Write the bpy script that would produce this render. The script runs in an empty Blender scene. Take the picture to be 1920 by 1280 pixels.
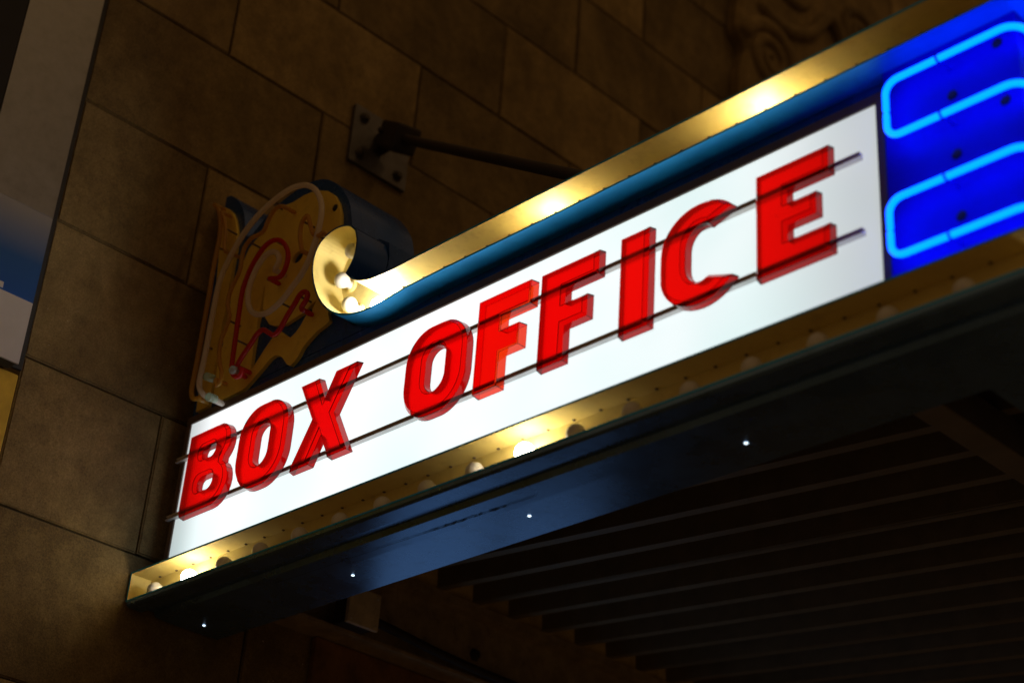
import bpy, bmesh, math, random
from mathutils import Vector, Matrix, geometry
random.seed(7)
S = bpy.context.scene
COL = S.collection

# ------------------------------------------------------------------ camera
cam_d = bpy.data.cameras.new('camera'); cam = bpy.data.objects.new('camera', cam_d); COL.objects.link(cam)
RIGHT = Vector((0.70628627, 0.70490231, 0.06536383))
DOWN = Vector((-0.30517568, 0.3864798, -0.87034543))
FWD = Vector((-0.63877031, 0.59476558, 0.48808442))
M3 = Matrix((RIGHT, -DOWN, -FWD)).transposed()
cam.matrix_world = Matrix.Translation((3.27, -1.9575, 1.6)) @ M3.to_4x4()
cam_d.sensor_width = 36.0
cam_d.lens = 59.49
cam_d.clip_start = 0.05
cam_d.clip_end = 500
cam_d.dof.use_dof = True
cam_d.dof.focus_distance = 3.62
cam_d.dof.aperture_fstop = 2.3
cam_d.dof.aperture_blades = 9
S.camera = cam

# ------------------------------------------------------------------ night light
w = bpy.data.worlds.new('World'); S.world = w; w.use_nodes = True
bg = w.node_tree.nodes['Background']
bg.inputs['Color'].default_value = (1.0, 0.57, 0.24, 1)      # warm street glow of a city night
bg.inputs['Strength'].default_value = 0.105
sd = bpy.data.lights.new('sun', 'SUN'); sun = bpy.data.objects.new('sun', sd); COL.objects.link(sun)
sd.energy = 0.10
sd.color = (1.0, 0.60, 0.24)
sd.angle = math.radians(6)
sun.rotation_euler = Vector((-0.62, -0.20, -0.76)).to_track_quat('-Z', 'Y').to_euler()
sun.location = (3, 1, 8)
S.view_settings.view_transform = 'Standard'
S.view_settings.look = 'None'
S.view_settings.exposure = 0
S.view_settings.gamma = 1
S.view_settings.use_curve_mapping = False
S.cycles.use_denoising = True
S.cycles.max_bounces = 10
S.cycles.transparent_max_bounces = 16
S.cycles.sample_clamp_indirect = 4

# ------------------------------------------------------------------ materials
def mat(name):
    m = bpy.data.materials.new(name); m.use_nodes = True
    nt = m.node_tree
    return m, nt, nt.nodes['Principled BSDF'], nt.nodes['Material Output']
def N(nt, t, **kw):
    n = nt.nodes.new(t)
    for k, v in kw.items():
        if k in n.inputs: n.inputs[k].default_value = v
        else: setattr(n, k, v)
    return n
def ramp(nt, fac, stops):
    r = nt.nodes.new('ShaderNodeValToRGB')
    e = r.color_ramp.elements
    while len(e) < len(stops): e.new(0.5)
    for i, (p, c) in enumerate(stops):
        e[i].position = p; e[i].color = (*c, 1) if len(c) == 3 else c
    nt.links.new(fac, r.inputs['Fac'])
    return r
def paint(name, col, rough=0.4, metal=0.0, var=0.25, scale=14.0, bump=0.05, dirt=0.0, dirtcol=(0.05, 0.03, 0.01), spec=0.5):
    m, nt, b, o = mat(name)
    tc = N(nt, 'ShaderNodeTexCoord')
    n1 = N(nt, 'ShaderNodeTexNoise', Scale=scale, Detail=6.0, Roughness=0.65)
    nt.links.new(tc.outputs['Object'], n1.inputs['Vector'])
    lo = tuple(c * (1 - var) for c in col); hi = tuple(min(1, c * (1 + var)) for c in col)
    r = ramp(nt, n1.outputs['Fac'], [(0.3, lo), (0.7, hi)])
    out = r.outputs['Color']
    if dirt > 0:
        n2 = N(nt, 'ShaderNodeTexNoise', Scale=scale * 2.3, Detail=8.0, Roughness=0.75)
        nt.links.new(tc.outputs['Object'], n2.inputs['Vector'])
        r2 = ramp(nt, n2.outputs['Fac'], [(0.52, (0, 0, 0)), (0.68, (dirt, dirt, dirt))])
        mx = N(nt, 'ShaderNodeMix', data_type='RGBA')
        nt.links.new(r2.outputs['Color'], mx.inputs['Factor'])
        nt.links.new(out, mx.inputs['A']); mx.inputs['B'].default_value = (*dirtcol, 1)
        out = mx.outputs['Result']
    nt.links.new(out, b.inputs['Base Color'])
    b.inputs['Metallic'].default_value = metal
    b.inputs['Specular IOR Level'].default_value = spec
    rr = ramp(nt, n1.outputs['Fac'], [(0.25, (rough * 0.8,) * 3), (0.75, (min(1, rough * 1.25),) * 3)])
    nt.links.new(rr.outputs['Color'], b.inputs['Roughness'])
    if bump:
        n3 = N(nt, 'ShaderNodeTexNoise', Scale=scale * 6, Detail=4.0)
        nt.links.new(tc.outputs['Object'], n3.inputs['Vector'])
        bp = N(nt, 'ShaderNodeBump', Strength=bump, Distance=0.004)
        nt.links.new(n3.outputs['Fac'], bp.inputs['Height'])
        nt.links.new(bp.outputs['Normal'], b.inputs['Normal'])
    return m
def emit(name, col, strength, base=(0.8, 0.8, 0.8)):
    m, nt, b, o = mat(name)
    b.inputs['Base Color'].default_value = (*base, 1)
    b.inputs['Roughness'].default_value = 0.3
    b.inputs['Emission Color'].default_value = (*col, 1)
    b.inputs['Emission Strength'].default_value = strength
    return m

def stone_mat():
    m, nt, b, o = mat('sandstone')
    tc = N(nt, 'ShaderNodeTexCoord'); oi = N(nt, 'ShaderNodeObjectInfo')
    add = N(nt, 'ShaderNodeVectorMath', operation='MULTIPLY_ADD')
    cmb = N(nt, 'ShaderNodeCombineXYZ')
    nt.links.new(oi.outputs['Random'], cmb.inputs['X']); nt.links.new(oi.outputs['Random'], cmb.inputs['Y']); nt.links.new(oi.outputs['Random'], cmb.inputs['Z'])
    nt.links.new(cmb.outputs['Vector'], add.inputs[0]); add.inputs[1].default_value = (37, 53, 71)
    nt.links.new(tc.outputs['Object'], add.inputs[2])
    big = N(nt, 'ShaderNodeTexNoise', Scale=3.2, Detail=5.0, Roughness=0.6)
    mid = N(nt, 'ShaderNodeTexNoise', Scale=22.0, Detail=8.0, Roughness=0.7)
    fin = N(nt, 'ShaderNodeTexNoise', Scale=260.0, Detail=3.0, Roughness=0.7)
    for n in (big, mid, fin): nt.links.new(add.outputs['Vector'], n.inputs['Vector'])
    c1 = ramp(nt, big.outputs['Fac'], [(0.28, (0.165, 0.115, 0.048)), (0.5, (0.265, 0.188, 0.080)), (0.72, (0.36, 0.262, 0.12))])
    c2 = ramp(nt, mid.outputs['Fac'], [(0.3, (0.74, 0.72, 0.69)), (0.7, (1.16, 1.15, 1.12))])
    c3 = ramp(nt, fin.outputs['Fac'], [(0.3, (0.62, 0.62, 0.62)), (0.7, (1.3, 1.3, 1.3))])
    mx = N(nt, 'ShaderNodeMix', data_type='RGBA', blend_type='MULTIPLY'); mx.inputs['Factor'].default_value = 1
    nt.links.new(c1.outputs['Color'], mx.inputs['A']); nt.links.new(c2.outputs['Color'], mx.inputs['B'])
    m2 = N(nt, 'ShaderNodeMix', data_type='RGBA', blend_type='MULTIPLY'); m2.inputs['Factor'].default_value = 1
    nt.links.new(mx.outputs['Result'], m2.inputs['A']); nt.links.new(c3.outputs['Color'], m2.inputs['B'])
    mp = N(nt, 'ShaderNodeMapping'); mp.inputs['Scale'].default_value = (1.0, 3.2, 1.3)
    nt.links.new(add.outputs['Vector'], mp.inputs['Vector'])
    st = N(nt, 'ShaderNodeTexNoise', Scale=1.6, Detail=6.0, Roughness=0.7, Distortion=0.6)
    nt.links.new(mp.outputs['Vector'], st.inputs['Vector'])
    c5 = ramp(nt, st.outputs['Fac'], [(0.36, (0.55, 0.52, 0.50)), (0.56, (1.05, 1.04, 1.0)), (0.75, (1.35, 1.3, 1.2))])
    m5 = N(nt, 'ShaderNodeMix', data_type='RGBA', blend_type='MULTIPLY'); m5.inputs['Factor'].default_value = 0.55
    nt.links.new(m2.outputs['Result'], m5.inputs['A']); nt.links.new(c5.outputs['Color'], m5.inputs['B'])
    m2 = m5
    hs = N(nt, 'ShaderNodeHueSaturation')
    mr = N(nt, 'ShaderNodeMapRange'); mr.inputs['To Min'].default_value = 0.72; mr.inputs['To Max'].default_value = 1.22
    nt.links.new(oi.outputs['Random'], mr.inputs['Value']); nt.links.new(mr.outputs['Result'], hs.inputs['Value'])
    nt.links.new(m2.outputs['Result'], hs.inputs['Color'])
    # mica flecks, their glint painted in as white specks
    vo = N(nt, 'ShaderNodeTexVoronoi', Scale=75.0)
    nt.links.new(add.outputs['Vector'], vo.inputs['Vector'])
    near = N(nt, 'ShaderNodeMath', operation='LESS_THAN'); near.inputs[1].default_value = 0.09
    nt.links.new(vo.outputs['Distance'], near.inputs[0])
    sep = N(nt, 'ShaderNodeSeparateColor'); nt.links.new(vo.outputs['Color'], sep.inputs['Color'])
    few = N(nt, 'ShaderNodeMath', operation='GREATER_THAN'); few.inputs[1].default_value = 0.985
    nt.links.new(sep.outputs['Red'], few.inputs[0])
    both = N(nt, 'ShaderNodeMath', operation='MULTIPLY'); nt.links.new(near.outputs[0], both.inputs[0]); nt.links.new(few.outputs[0], both.inputs[1])
    m4 = N(nt, 'ShaderNodeMix', data_type='RGBA')
    nt.links.new(both.outputs[0], m4.inputs['Factor']); nt.links.new(hs.outputs['Color'], m4.inputs['A']); m4.inputs['B'].default_value = (1, 0.98, 0.92, 1)
    nt.links.new(m4.outputs['Result'], b.inputs['Base Color'])
    b.inputs['Roughness'].default_value = 0.85
    b.inputs['Specular IOR Level'].default_value = 0.25
    hm = N(nt, 'ShaderNodeMath', operation='MULTIPLY_ADD'); hm.inputs[1].default_value = 3.0
    nt.links.new(mid.outputs['Fac'], hm.inputs[0]); nt.links.new(fin.outputs['Fac'], hm.inputs[2])
    bp = N(nt, 'ShaderNodeBump', Strength=0.45, Distance=0.0025)
    nt.links.new(hm.outputs[0], bp.inputs['Height']); nt.links.new(bp.outputs['Normal'], b.inputs['Normal'])
    return m

def plastic(name, tint, dif, densfrac=0.22):
    """thin red sign plastic: clear tinted sheet with a gloss coat and some pigment"""
    m, nt, b, o = mat(name)
    nt.nodes.remove(b)
    tr = N(nt, 'ShaderNodeBsdfTransparent'); tr.inputs['Color'].default_value = (*tint, 1)
    tl = N(nt, 'ShaderNodeBsdfTranslucent'); tl.inputs['Color'].default_value = (*dif, 1)
    df = N(nt, 'ShaderNodeBsdfDiffuse'); df.inputs['Color'].default_value = (*dif, 1)
    gl = N(nt, 'ShaderNodeBsdfGlossy', Roughness=0.07)
    pig = N(nt, 'ShaderNodeMixShader', Fac=0.5)
    nt.links.new(tl.outputs[0], pig.inputs[1]); nt.links.new(df.outputs[0], pig.inputs[2])
    m1 = N(nt, 'ShaderNodeMixShader', Fac=densfrac)
    nt.links.new(tr.outputs[0], m1.inputs[1]); nt.links.new(pig.outputs[0], m1.inputs[2])
    fr = N(nt, 'ShaderNodeFresnel', IOR=1.45)
    m2 = N(nt, 'ShaderNodeMixShader')
    ge = N(nt, 'ShaderNodeNewGeometry'); inv = N(nt, 'ShaderNodeMath', operation='SUBTRACT'); inv.inputs[0].default_value = 1.0
    nt.links.new(ge.outputs['Backfacing'], inv.inputs[1])
    fm = N(nt, 'ShaderNodeMath', operation='MULTIPLY'); nt.links.new(fr.outputs[0], fm.inputs[0]); nt.links.new(inv.outputs[0], fm.inputs[1])
    nt.links.new(fm.outputs[0], m2.inputs[0]); nt.links.new(m1.outputs[0], m2.inputs[1]); nt.links.new(gl.outputs[0], m2.inputs[2])
    nt.links.new(m2.outputs[0], o.inputs['Surface'])
    return m
def tubeglass(name, tint, dens):
    return plastic(name, tint, tint, dens)

def panel_mat():
    m, nt, b, o = mat('backlit_acrylic')
    tc = N(nt, 'ShaderNodeTexCoord')
    n1 = N(nt, 'ShaderNodeTexNoise', Scale=2.6, Detail=2.0)
    nt.links.new(tc.outputs['Object'], n1.inputs['Vector'])
    r = ramp(nt, n1.outputs['Fac'], [(0.3, (0.74, 0.89, 0.885)), (0.72, (0.95, 0.985, 1.0))])
    b.inputs['Base Color'].default_value = (0.25, 0.25, 0.24, 1)
    b.inputs['Roughness'].default_value = 0.4
    nt.links.new(r.outputs['Color'], b.inputs['Emission Color'])
    # backlight fall-off at both ends painted into the emission strength
    sp = N(nt, 'ShaderNodeSeparateXYZ'); nt.links.new(tc.outputs['Object'], sp.inputs[0])
    fall = N(nt, 'ShaderNodeFloatCurve')
    mr = N(nt, 'ShaderNodeMapRange'); mr.inputs['From Min'].default_value = 0.068; mr.inputs['From Max'].default_value = 2.021
    nt.links.new(sp.outputs['X'], mr.inputs['Value'])
    rr = ramp(nt, mr.outputs['Result'], [(0.0, (0.66,) * 3), (0.06, (1.12,) * 3), (0.5, (1.12,) * 3), (0.84, (1.03,) * 3), (1.0, (0.60,) * 3)])
    rr.color_ramp.interpolation = 'EASE'
    nt.links.new(rr.outputs['Color'], b.inputs['Emission Strength'])
    nt.nodes.remove(fall)
    return m

def acrylic(name, col, rough=0.03):
    m, nt, b, o = mat(name)
    b.inputs['Base Color'].default_value = (*col, 1)
    b.inputs['Transmission Weight'].default_value = 1.0
    b.inputs['IOR'].default_value = 1.45
    b.inputs['Roughness'].default_value = rough
    b.inputs['Specular Tint'].default_value = (1.0, 0.6, 0.6, 1)
    return m
STONE = stone_mat()
MORTAR = paint('mortar', (0.02, 0.015, 0.01), 0.95, var=0.3)
NAVY = paint('blue_paint', (0.006, 0.075, 0.33), 0.27, metal=0.25, spec=0.8, var=0.18, scale=9, bump=0.03, dirt=0.25, dirtcol=(0.01, 0.06, 0.15))
CHAN = paint('panel_lit_blue', (0.008, 0.44, 1.0), 0.38, metal=0.5, spec=0.8, var=0.12, scale=9, bump=0.03, dirt=0.2, dirtcol=(0.01, 0.10, 0.25))  # body blue brightened to paint in the panel's light on the lips
SOFFIT = paint('blue_soffit_enamel', (0.16, 0.30, 0.55), 0.27, metal=0.75, var=0.15, scale=9, bump=0.02, dirt=0.3, dirtcol=(0.05, 0.08, 0.14))
GOLD = paint('yellow_enamel', (0.86, 0.73, 0.29), 0.55, spec=0.3, var=0.05, scale=8, bump=0.10, dirt=0.25, dirtcol=(0.35, 0.22, 0.05))
ORN = paint('ochre_paint', (0.98, 0.67, 0.09), 0.42, var=0.10, scale=12, bump=0.04, dirt=0.2, dirtcol=(0.25, 0.13, 0.02))
FRAME = paint('bronze_frame', (0.13, 0.085, 0.065), 0.6, metal=0.0, var=0.2, scale=20)
RAIL = paint('aluminium_rail', (0.72, 0.66, 0.63), 0.4, metal=0.35, var=0.15, scale=30)
STEEL = paint('dark_steel', (0.055, 0.045, 0.04), 0.6, metal=0.4, var=0.4, scale=25, dirt=0.5, dirtcol=(0.06, 0.025, 0.012))
PLATE = paint('galvanised_plate', (0.13, 0.12, 0.12), 0.5, metal=0.5, var=0.3, scale=20, dirt=0.5, dirtcol=(0.10, 0.06, 0.04))
COVER = paint('box_cover_zinc', (0.72, 0.60, 0.42), 0.5, var=0.2, scale=20, dirt=0.3)
DECK = paint('deck_metal', (0.19, 0.155, 0.095), 0.6, metal=0.0, var=0.2, scale=15)
BEAM = paint('beam_paint', (0.36, 0.27, 0.16), 0.6, var=0.3, scale=18, dirt=0.5, dirtcol=(0.05, 0.03, 0.015))
WOOD = paint('stained_wood', (0.24, 0.11, 0.03), 0.45, var=0.5, scale=12, dirt=0.3)
GOLDLIT = paint('golden_lit_panel', (0.50, 0.32, 0.03), 0.35, metal=0.3, var=0.25, scale=14)  # golden lamp light on this stretch of wall put into the colour
BULB_OFF = emit('opal_bulb_glass', (0, 0, 0), 0, (0.74, 0.74, 0.73))
BULB_ON = emit('lit_bulb', (1.0, 0.90, 0.76), 25.0)
BULB_HOT = emit('bright_lit_bulb', (1.0, 0.90, 0.76), 190.0)
NEON = emit('lit_blue_neon', (0.0, 0.060, 1.0), 8.5, (0.0, 0.02, 0.1))
BLUEB = paint('blue_backboard', (0.001, 0.002, 0.58), 0.5, spec=0.15, var=0.12, scale=9)
PIN = emit('pin_light', (0.75, 0.92, 1.0), 2.2)
DARK = paint('black_rubber', (0.012, 0.012, 0.014), 0.6)
PANEL = panel_mat()
RED = acrylic('red_acrylic', (1.0, 0.001, 0.001), 0.18)
RED_SIDE = acrylic('dense_red_acrylic', (0.40, 0.001, 0.001), 0.08)
RED_BEV = acrylic('bevel_red_acrylic', (0.80, 0.001, 0.001), 0.06)
ORANGE_SIDE = acrylic('orange_acrylic_edge', (0.92, 0.035, 0.003), 0.08)
RED2 = acrylic('orange_red_acrylic', (1.0, 0.003, 0.001), 0.14)
TUBE_W = tubeglass('frosted_tube', (0.92, 0.84, 0.76), 0.82)
TUBE_R = tubeglass('red_tube', (0.75, 0.03, 0.03), 0.75)
TUBE_Y = tubeglass('amber_tube', (0.80, 0.52, 0.10), 0.60)
GLASSCAP = tubeglass('electrode_glass', (0.75, 0.90, 0.80), 0.35)
BRUSH = paint('brushed_metal', (0.25, 0.25, 0.26), 0.40, metal=0.8, var=0.12, scale=30)
CASEW = paint('case_white_band', (0.46, 0.43, 0.42), 0.5, var=0.06)
CASEGLASS = paint('case_dark_glass', (0.005, 0.007, 0.012), 0.12, var=0.1)
GROUND = paint('pavement_concrete', (0.32, 0.30, 0.27), 0.9, var=0.3, scale=3)
WINLIT = emit('lit_window_glass', (0.34, 0.62, 1.0), 0.31, (0.3, 0.4, 0.5))

# ------------------------------------------------------------------ helpers
def link(name, me, m, parent=None, smooth=False):
    if m: me.materials.append(m)
    o = bpy.data.objects.new(name, me); COL.objects.link(o)
    if parent: o.parent = parent
    if smooth:
        for p in me.polygons: p.use_smooth = True
    return o
def mesh(name, vs, fs, m, parent=None, smooth=False):
    me = bpy.data.meshes.new(name); me.from_pydata([tuple(v) for v in vs], [], fs); me.update()
    bm = bmesh.new(); bm.from_mesh(me); bmesh.ops.recalc_face_normals(bm, faces=bm.faces); bm.to_mesh(me); bm.free()
    return link(name, me, m, parent, smooth)
def thing(name, label, cat, group=None, loc=(0, 0, 0)):
    o = bpy.data.objects.new(name, None); COL.objects.link(o); o.location = loc
    o.empty_display_size = 0.1
    o['label'] = label; o['category'] = cat
    if group: o['group'] = group
    return o
def box_me(name, lo, hi, bev=0.0):
    bm = bmesh.new()
    bmesh.ops.create_cube(bm, size=1)
    for v in bm.verts:
        v.co = Vector([(lo[i] + hi[i]) / 2 + v.co[i] * (hi[i] - lo[i]) for i in range(3)])
    if bev: bmesh.ops.bevel(bm, geom=list(bm.edges), offset=bev, segments=2, affect='EDGES', profile=0.6)
    me = bpy.data.meshes.new(name); bm.to_mesh(me); bm.free()
    return me
def box(name, lo, hi, m, parent=None, bev=0.0):
    return link(name, box_me(name, lo, hi, bev), m, parent)
def catmull(pts, n=6, closed=False):
    out = []; L = len(pts); pts = [Vector(p) for p in pts]
    rng = range(L) if closed else range(L - 1)
    for i in rng:
        p0 = pts[(i - 1) % L] if closed or i > 0 else pts[0]
        p1 = pts[i]; p2 = pts[(i + 1) % L]
        p3 = pts[(i + 2) % L] if closed or i + 2 < L else pts[-1]
        for k in range(n):
            t = k / n
            out.append(0.5 * ((2 * p1) + (p2 - p0) * t + (2 * p0 - 5 * p1 + 4 * p2 - p3) * t * t + (3 * p1 - p0 - 3 * p2 + p3) * t ** 3))
    if not closed: out.append(pts[-1])
    return out
def tube_me(name, pts, r, seg=10, rfun=None):
    pts = [Vector(p) for p in pts]; vs = []; fs = []
    up = None
    n = len(pts)
    rings = []
    for i, p in enumerate(pts):
        t = (pts[min(i + 1, n - 1)] - pts[max(i - 1, 0)]).normalized()
        if up is None:
            up = t.orthogonal().normalized()
        up = (up - t * up.dot(t)).normalized()
        sd_ = t.cross(up)
        rings.append((p, t, up.copy(), sd_))
    def ring(p, u, s, rr):
        b0 = len(vs)
        for k in range(seg):
            a = 2 * math.pi * k / seg
            vs.append(p + (u * math.cos(a) + s * math.sin(a)) * rr)
        return b0
    ids = []
    p, t, u, s = rings[0]
    r0 = rfun(0) if rfun else r
    ids.append(ring(p - t * r0 * 0.6, u, s, r0 * 0.6))
    for i, (p, t, u, s) in enumerate(rings):
        ids.append(ring(p, u, s, rfun(i) if rfun else r))
    r1 = rfun(n - 1) if rfun else r
    ids.append(ring(p + t * r1 * 0.6, u, s, r1 * 0.6))
    for a, b in zip(ids, ids[1:]):
        for k in range(seg):
            fs.append((a + k, a + (k + 1) % seg, b + (k + 1) % seg, b + k))
    fs.append(tuple(ids[0] + k for k in range(seg))[::-1]); fs.append(tuple(ids[-1] + k for k in range(seg)))
    me = bpy.data.meshes.new(name); me.from_pydata([tuple(v) for v in vs], [], fs); me.update()
    return me
def tube(name, pts, r, m, parent=None, seg=10, rfun=None):
    return link(name, tube_me(name, pts, r, seg, rfun), m, parent, True)
def lathe_me(name, prof, seg=16):
    """profile (radius, height) turned round local Z"""
    vs = []; fs = []
    for r, h in prof:
        for k in range(seg):
            a = 2 * math.pi * k / seg; vs.append((r * math.cos(a), r * math.sin(a), h))
    for i in range(len(prof) - 1):
        for k in range(seg):
            fs.append((i * seg + k, i * seg + (k + 1) % seg, (i + 1) * seg + (k + 1) % seg, (i + 1) * seg + k))
    fs.append(tuple(range(seg))[::-1]); fs.append(tuple((len(prof) - 1) * seg + k for k in range(seg)))
    me = bpy.data.meshes.new(name); me.from_pydata(vs, [], fs); me.update()
    for p in me.polygons: p.use_smooth = True
    return me
def area2(p): return sum(p[i][0] * p[(i + 1) % len(p)][1] - p[(i + 1) % len(p)][0] * p[i][1] for i in range(len(p)))
def ccw(p): return list(p) if area2(p) > 0 else list(p)[::-1]
def offset(poly, d):
    """mitred offset of a closed ccw polygon; d > 0 moves outward"""
    n = len(poly); out = []
    for i in range(n):
        a = Vector(poly[i - 1]); b = Vector(poly[i]); c = Vector(poly[(i + 1) % n])
        e1 = (b - a).normalized(); e2 = (c - b).normalized()
        n1 = Vector((e1.y, -e1.x)); n2 = Vector((e2.y, -e2.x))
        k = n1 + n2; q = k.length_squared
        k = k * (2 / q) if q > 0.25 else n1
        out.append((b.x + k.x * d, b.y + k.y * d))
    return out
def tess(loops):
    tri = geometry.tessellate_polygon([[Vector((p[0], p[1], 0)) for p in l] for l in loops])
    return [tuple(t) for t in tri]
def slab(name, outer, holes, y0, y1, m, parent=None, bev=0.0):
    """polygons in (x, z) given a thickness along y; y0 is the front"""
    loops = [ccw(outer)] + [ccw(h)[::-1] for h in holes]
    tr = tess(loops)
    layers = []
    flat = [p for l in loops for p in l]
    vs = []; fs = []
    ins = [offset(ccw(l), -bev if i == 0 else bev) if bev else l for i, l in enumerate(loops)]
    if bev: ins = [ins[0]] + [l[::-1] for l in ins[1:]]
    fr = [p for l in ins for p in l]
    n = len(flat)
    vs += [(p[0], y0, p[1]) for p in fr]
    vs += [(p[0], y0 + (bev if bev else 0), p[1]) for p in flat]
    vs += [(p[0], y1, p[1]) for p in flat]
    fs += [t for t in tr]
    fs += [tuple(2 * n + i for i in t)[::-1] for t in tr]
    b0 = 0
    for l in loops:
        L = len(l)
        for i in range(L):
            a = b0 + i; b = b0 + (i + 1) % L
            if bev: fs.append((a, b, n + b, n + a))
            fs.append((n + a, n + b, 2 * n + b, 2 * n + a))
        b0 += L
    if not bev:
        vs = vs[:n] + vs[2 * n:]
        fs = [tuple(i if i < n else (i - n if i >= 2 * n else i - n) for i in f) for f in fs]
        fs = [f for f in fs if len(set(f)) == len(f)]
        # rebuild cleanly: front, back, sides
        fs = [t for t in tr] + [tuple(n + i for i in t)[::-1] for t in tr]
        b0 = 0
        for l in loops:
            L = len(l)
            for i in range(L):
                a = b0 + i; b = b0 + (i + 1) % L
                fs.append((a, b, n + b, n + a))
            b0 += L
    return mesh(name, vs, fs, m, parent)

XC = 2.27            # street face of the marquee: its corner stands here
YF = 3.2             # how far the street face runs along the wall
def corner_pos(pt, o):
    if pt[0] == 'c': return Vector((XC + o, -o, pt[1]))
    if pt[0] == 'f': return Vector((XC + o, YF, pt[1]))
    return Vector((pt[0], -o, pt[1]))
def sweep(name, prof, x0, m, parent):
    """profile (outward, z) run from the wall to the corner and on round it"""
    st = [lambda o, z: (x0, -o, z), lambda o, z: (XC + o, -o, z), lambda o, z: (XC + o, YF, z)]
    n = len(prof); vs = [f(o, z) for f in st for o, z in prof]; fs = []
    for s in range(2):
        for i in range(n):
            j = (i + 1) % n
            fs.append((s * n + i, s * n + j, (s + 1) * n + j, (s + 1) * n + i))
    tr = tess([[(o, z) for o, z in prof]])
    fs += tr + [tuple(2 * n + i for i in t) for t in tr]
    return mesh(name, vs, fs, m, parent)

# ------------------------------------------------------------------ the setting
g = mesh('pavement', [(-60, -60, 0), (60, -60, 0), (60, 60, 0), (-60, 60, 0)], [(0, 1, 2, 3)], GROUND); g['kind'] = 'structure'

# sandstone wall, block by block (courses 0.367 m, blocks 0.67 m, running bond)
wall = thing('stone_wall', 'brown sandstone block wall behind and above the marquee', 'wall')
box('mortar_bed', (-0.25, -0.425, 0), (-0.012, 7.5, 9.2), MORTAR, wall)
ZJ = [3.028 + 0.3667 * k for k in range(-8, 17)]
known = {3.028: 3.028, 3.3947: 3.389, 3.7614: 3.76, 4.1281: 4.122, 4.4948: 4.495, 4.8615: 4.868, 5.2282: 5.242, 5.5949: 5.594}
ZJ = [known.get(round(z, 4), z) for z in ZJ]
def stone_me(L, H, seed):
    rs = random.Random(seed)
    bm = bmesh.new(); bmesh.ops.create_cube(bm, size=1)
    for v in bm.verts: v.co = Vector((v.co.x * 0.10, v.co.y * L, v.co.z * H))
    bmesh.ops.bevel(bm, geom=[e for e in bm.edges if all(v.co.x > 0 for v in e.verts)], offset=0.0025 + rs.random() * 0.002, segments=2, affect='EDGES')
    for v in bm.verts:
        if v.co.x > 0:
            v.co.y += rs.uniform(-1, 1) * 0.0012; v.co.z += rs.uniform(-1, 1) * 0.0012
    me = bpy.data.meshes.new('stone_block'); bm.to_mesh(me); bm.free(); me.materials.append(STONE)
    return me
stone_cache = {}
for ci in range(len(ZJ) - 1):
    z0, z1 = ZJ[ci], ZJ[ci + 1]
    if z1 < 1.4: continue
    ph = -0.048 if (ci - 8) % 2 == 0 else 0.287
    ys = [-0.43]; y = ph - 0.67 * 3
    while y < 7.3:
        if y > -0.30: ys.append(y)
        y += 0.67
    ys.append(7.45)
    for a, b in zip(ys, ys[1:]):
        if b - a < 0.03: continue
        gap = 0.0045
        key = (round(b - a, 3), round(z1 - z0, 3), random.randrange(4))
        if key not in stone_cache: stone_cache[key] = stone_me(b - a - gap, z1 - z0 - gap, hash(key) % 999)
        o = bpy.data.objects.new('stone_block', stone_cache[key]); COL.objects.link(o); o.parent = wall
        o.location = (-0.05 + random.uniform(-0.0025, 0.0015), (a + b) / 2, (z0 + z1) / 2)

# ------------------------------------------------------------------ the marquee
mq = thing('marquee_sign', 'blue and gold lit theatre marquee jutting from the stone wall', 'marquee')
# navy box behind the light panel
body = [(0.052, 2.93), (2.07, 2.93), (2.07, 3.472), (0.66, 3.472), (0.64, 3.40), (0.052, 3.383)]
box('sign_box', (0.052, 0.004, 2.93), (2.068, 0.20, 3.4065), NAVY, mq)
box('roof_box', (0.86, 0.034, 3.4068), (2.068, 0.20, 3.478), NAVY, mq)
box('street_face_box', (2.072, 0.004, 2.93), (2.262, YF, 3.4065), NAVY, mq)
box('street_roof_box', (2.072, 0.034, 3.4068), (2.236, YF, 3.478), NAVY, mq)
lp = slab('light_panel', [(0.068, 2.984), (2.021, 2.984), (2.021, 3.361), (0.068, 3.361)], [], -0.003, 0.003, PANEL, mq)
box('panel_frame', (0.05, -0.007, 3.3615), (2.036, 0.0025, 3.381), FRAME, mq, 0.002)
box('panel_frame', (0.05, -0.0065, 2.984), (0.0675, 0.0025, 3.3605), FRAME, mq, 0.002)
box('panel_frame', (2.0215, -0.015, 2.984), (2.036, 0.0025, 3.3605), FRAME, mq, 0.002)
for z in (3.268, 3.119):
    r = mesh('letter_rail', *(lambda zz: (
        [(x, y_, z_) for x in (0.042, 1.986) for y_, z_ in ((-0.003, zz + 0.0060), (-0.013, zz + 0.0060), (-0.013, zz + 0.0030), (-0.009, zz + 0.0030), (-0.009, zz - 0.0030), (-0.015, zz - 0.0030), (-0.015, zz - 0.0060), (-0.003, zz - 0.0060))],
        [(i, (i + 1) % 8, 8 + (i + 1) % 8, 8 + i) for i in range(8)] + [(0, 1, 2, 3, 4, 7), (3, 4, 4)][:0] + [(0, 1, 2, 3), (0, 3, 4, 7), (4, 5, 6, 7), (8, 9, 10, 11), (8, 11, 12, 15), (12, 13, 14, 15)]))(z), RAIL, mq)

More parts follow.
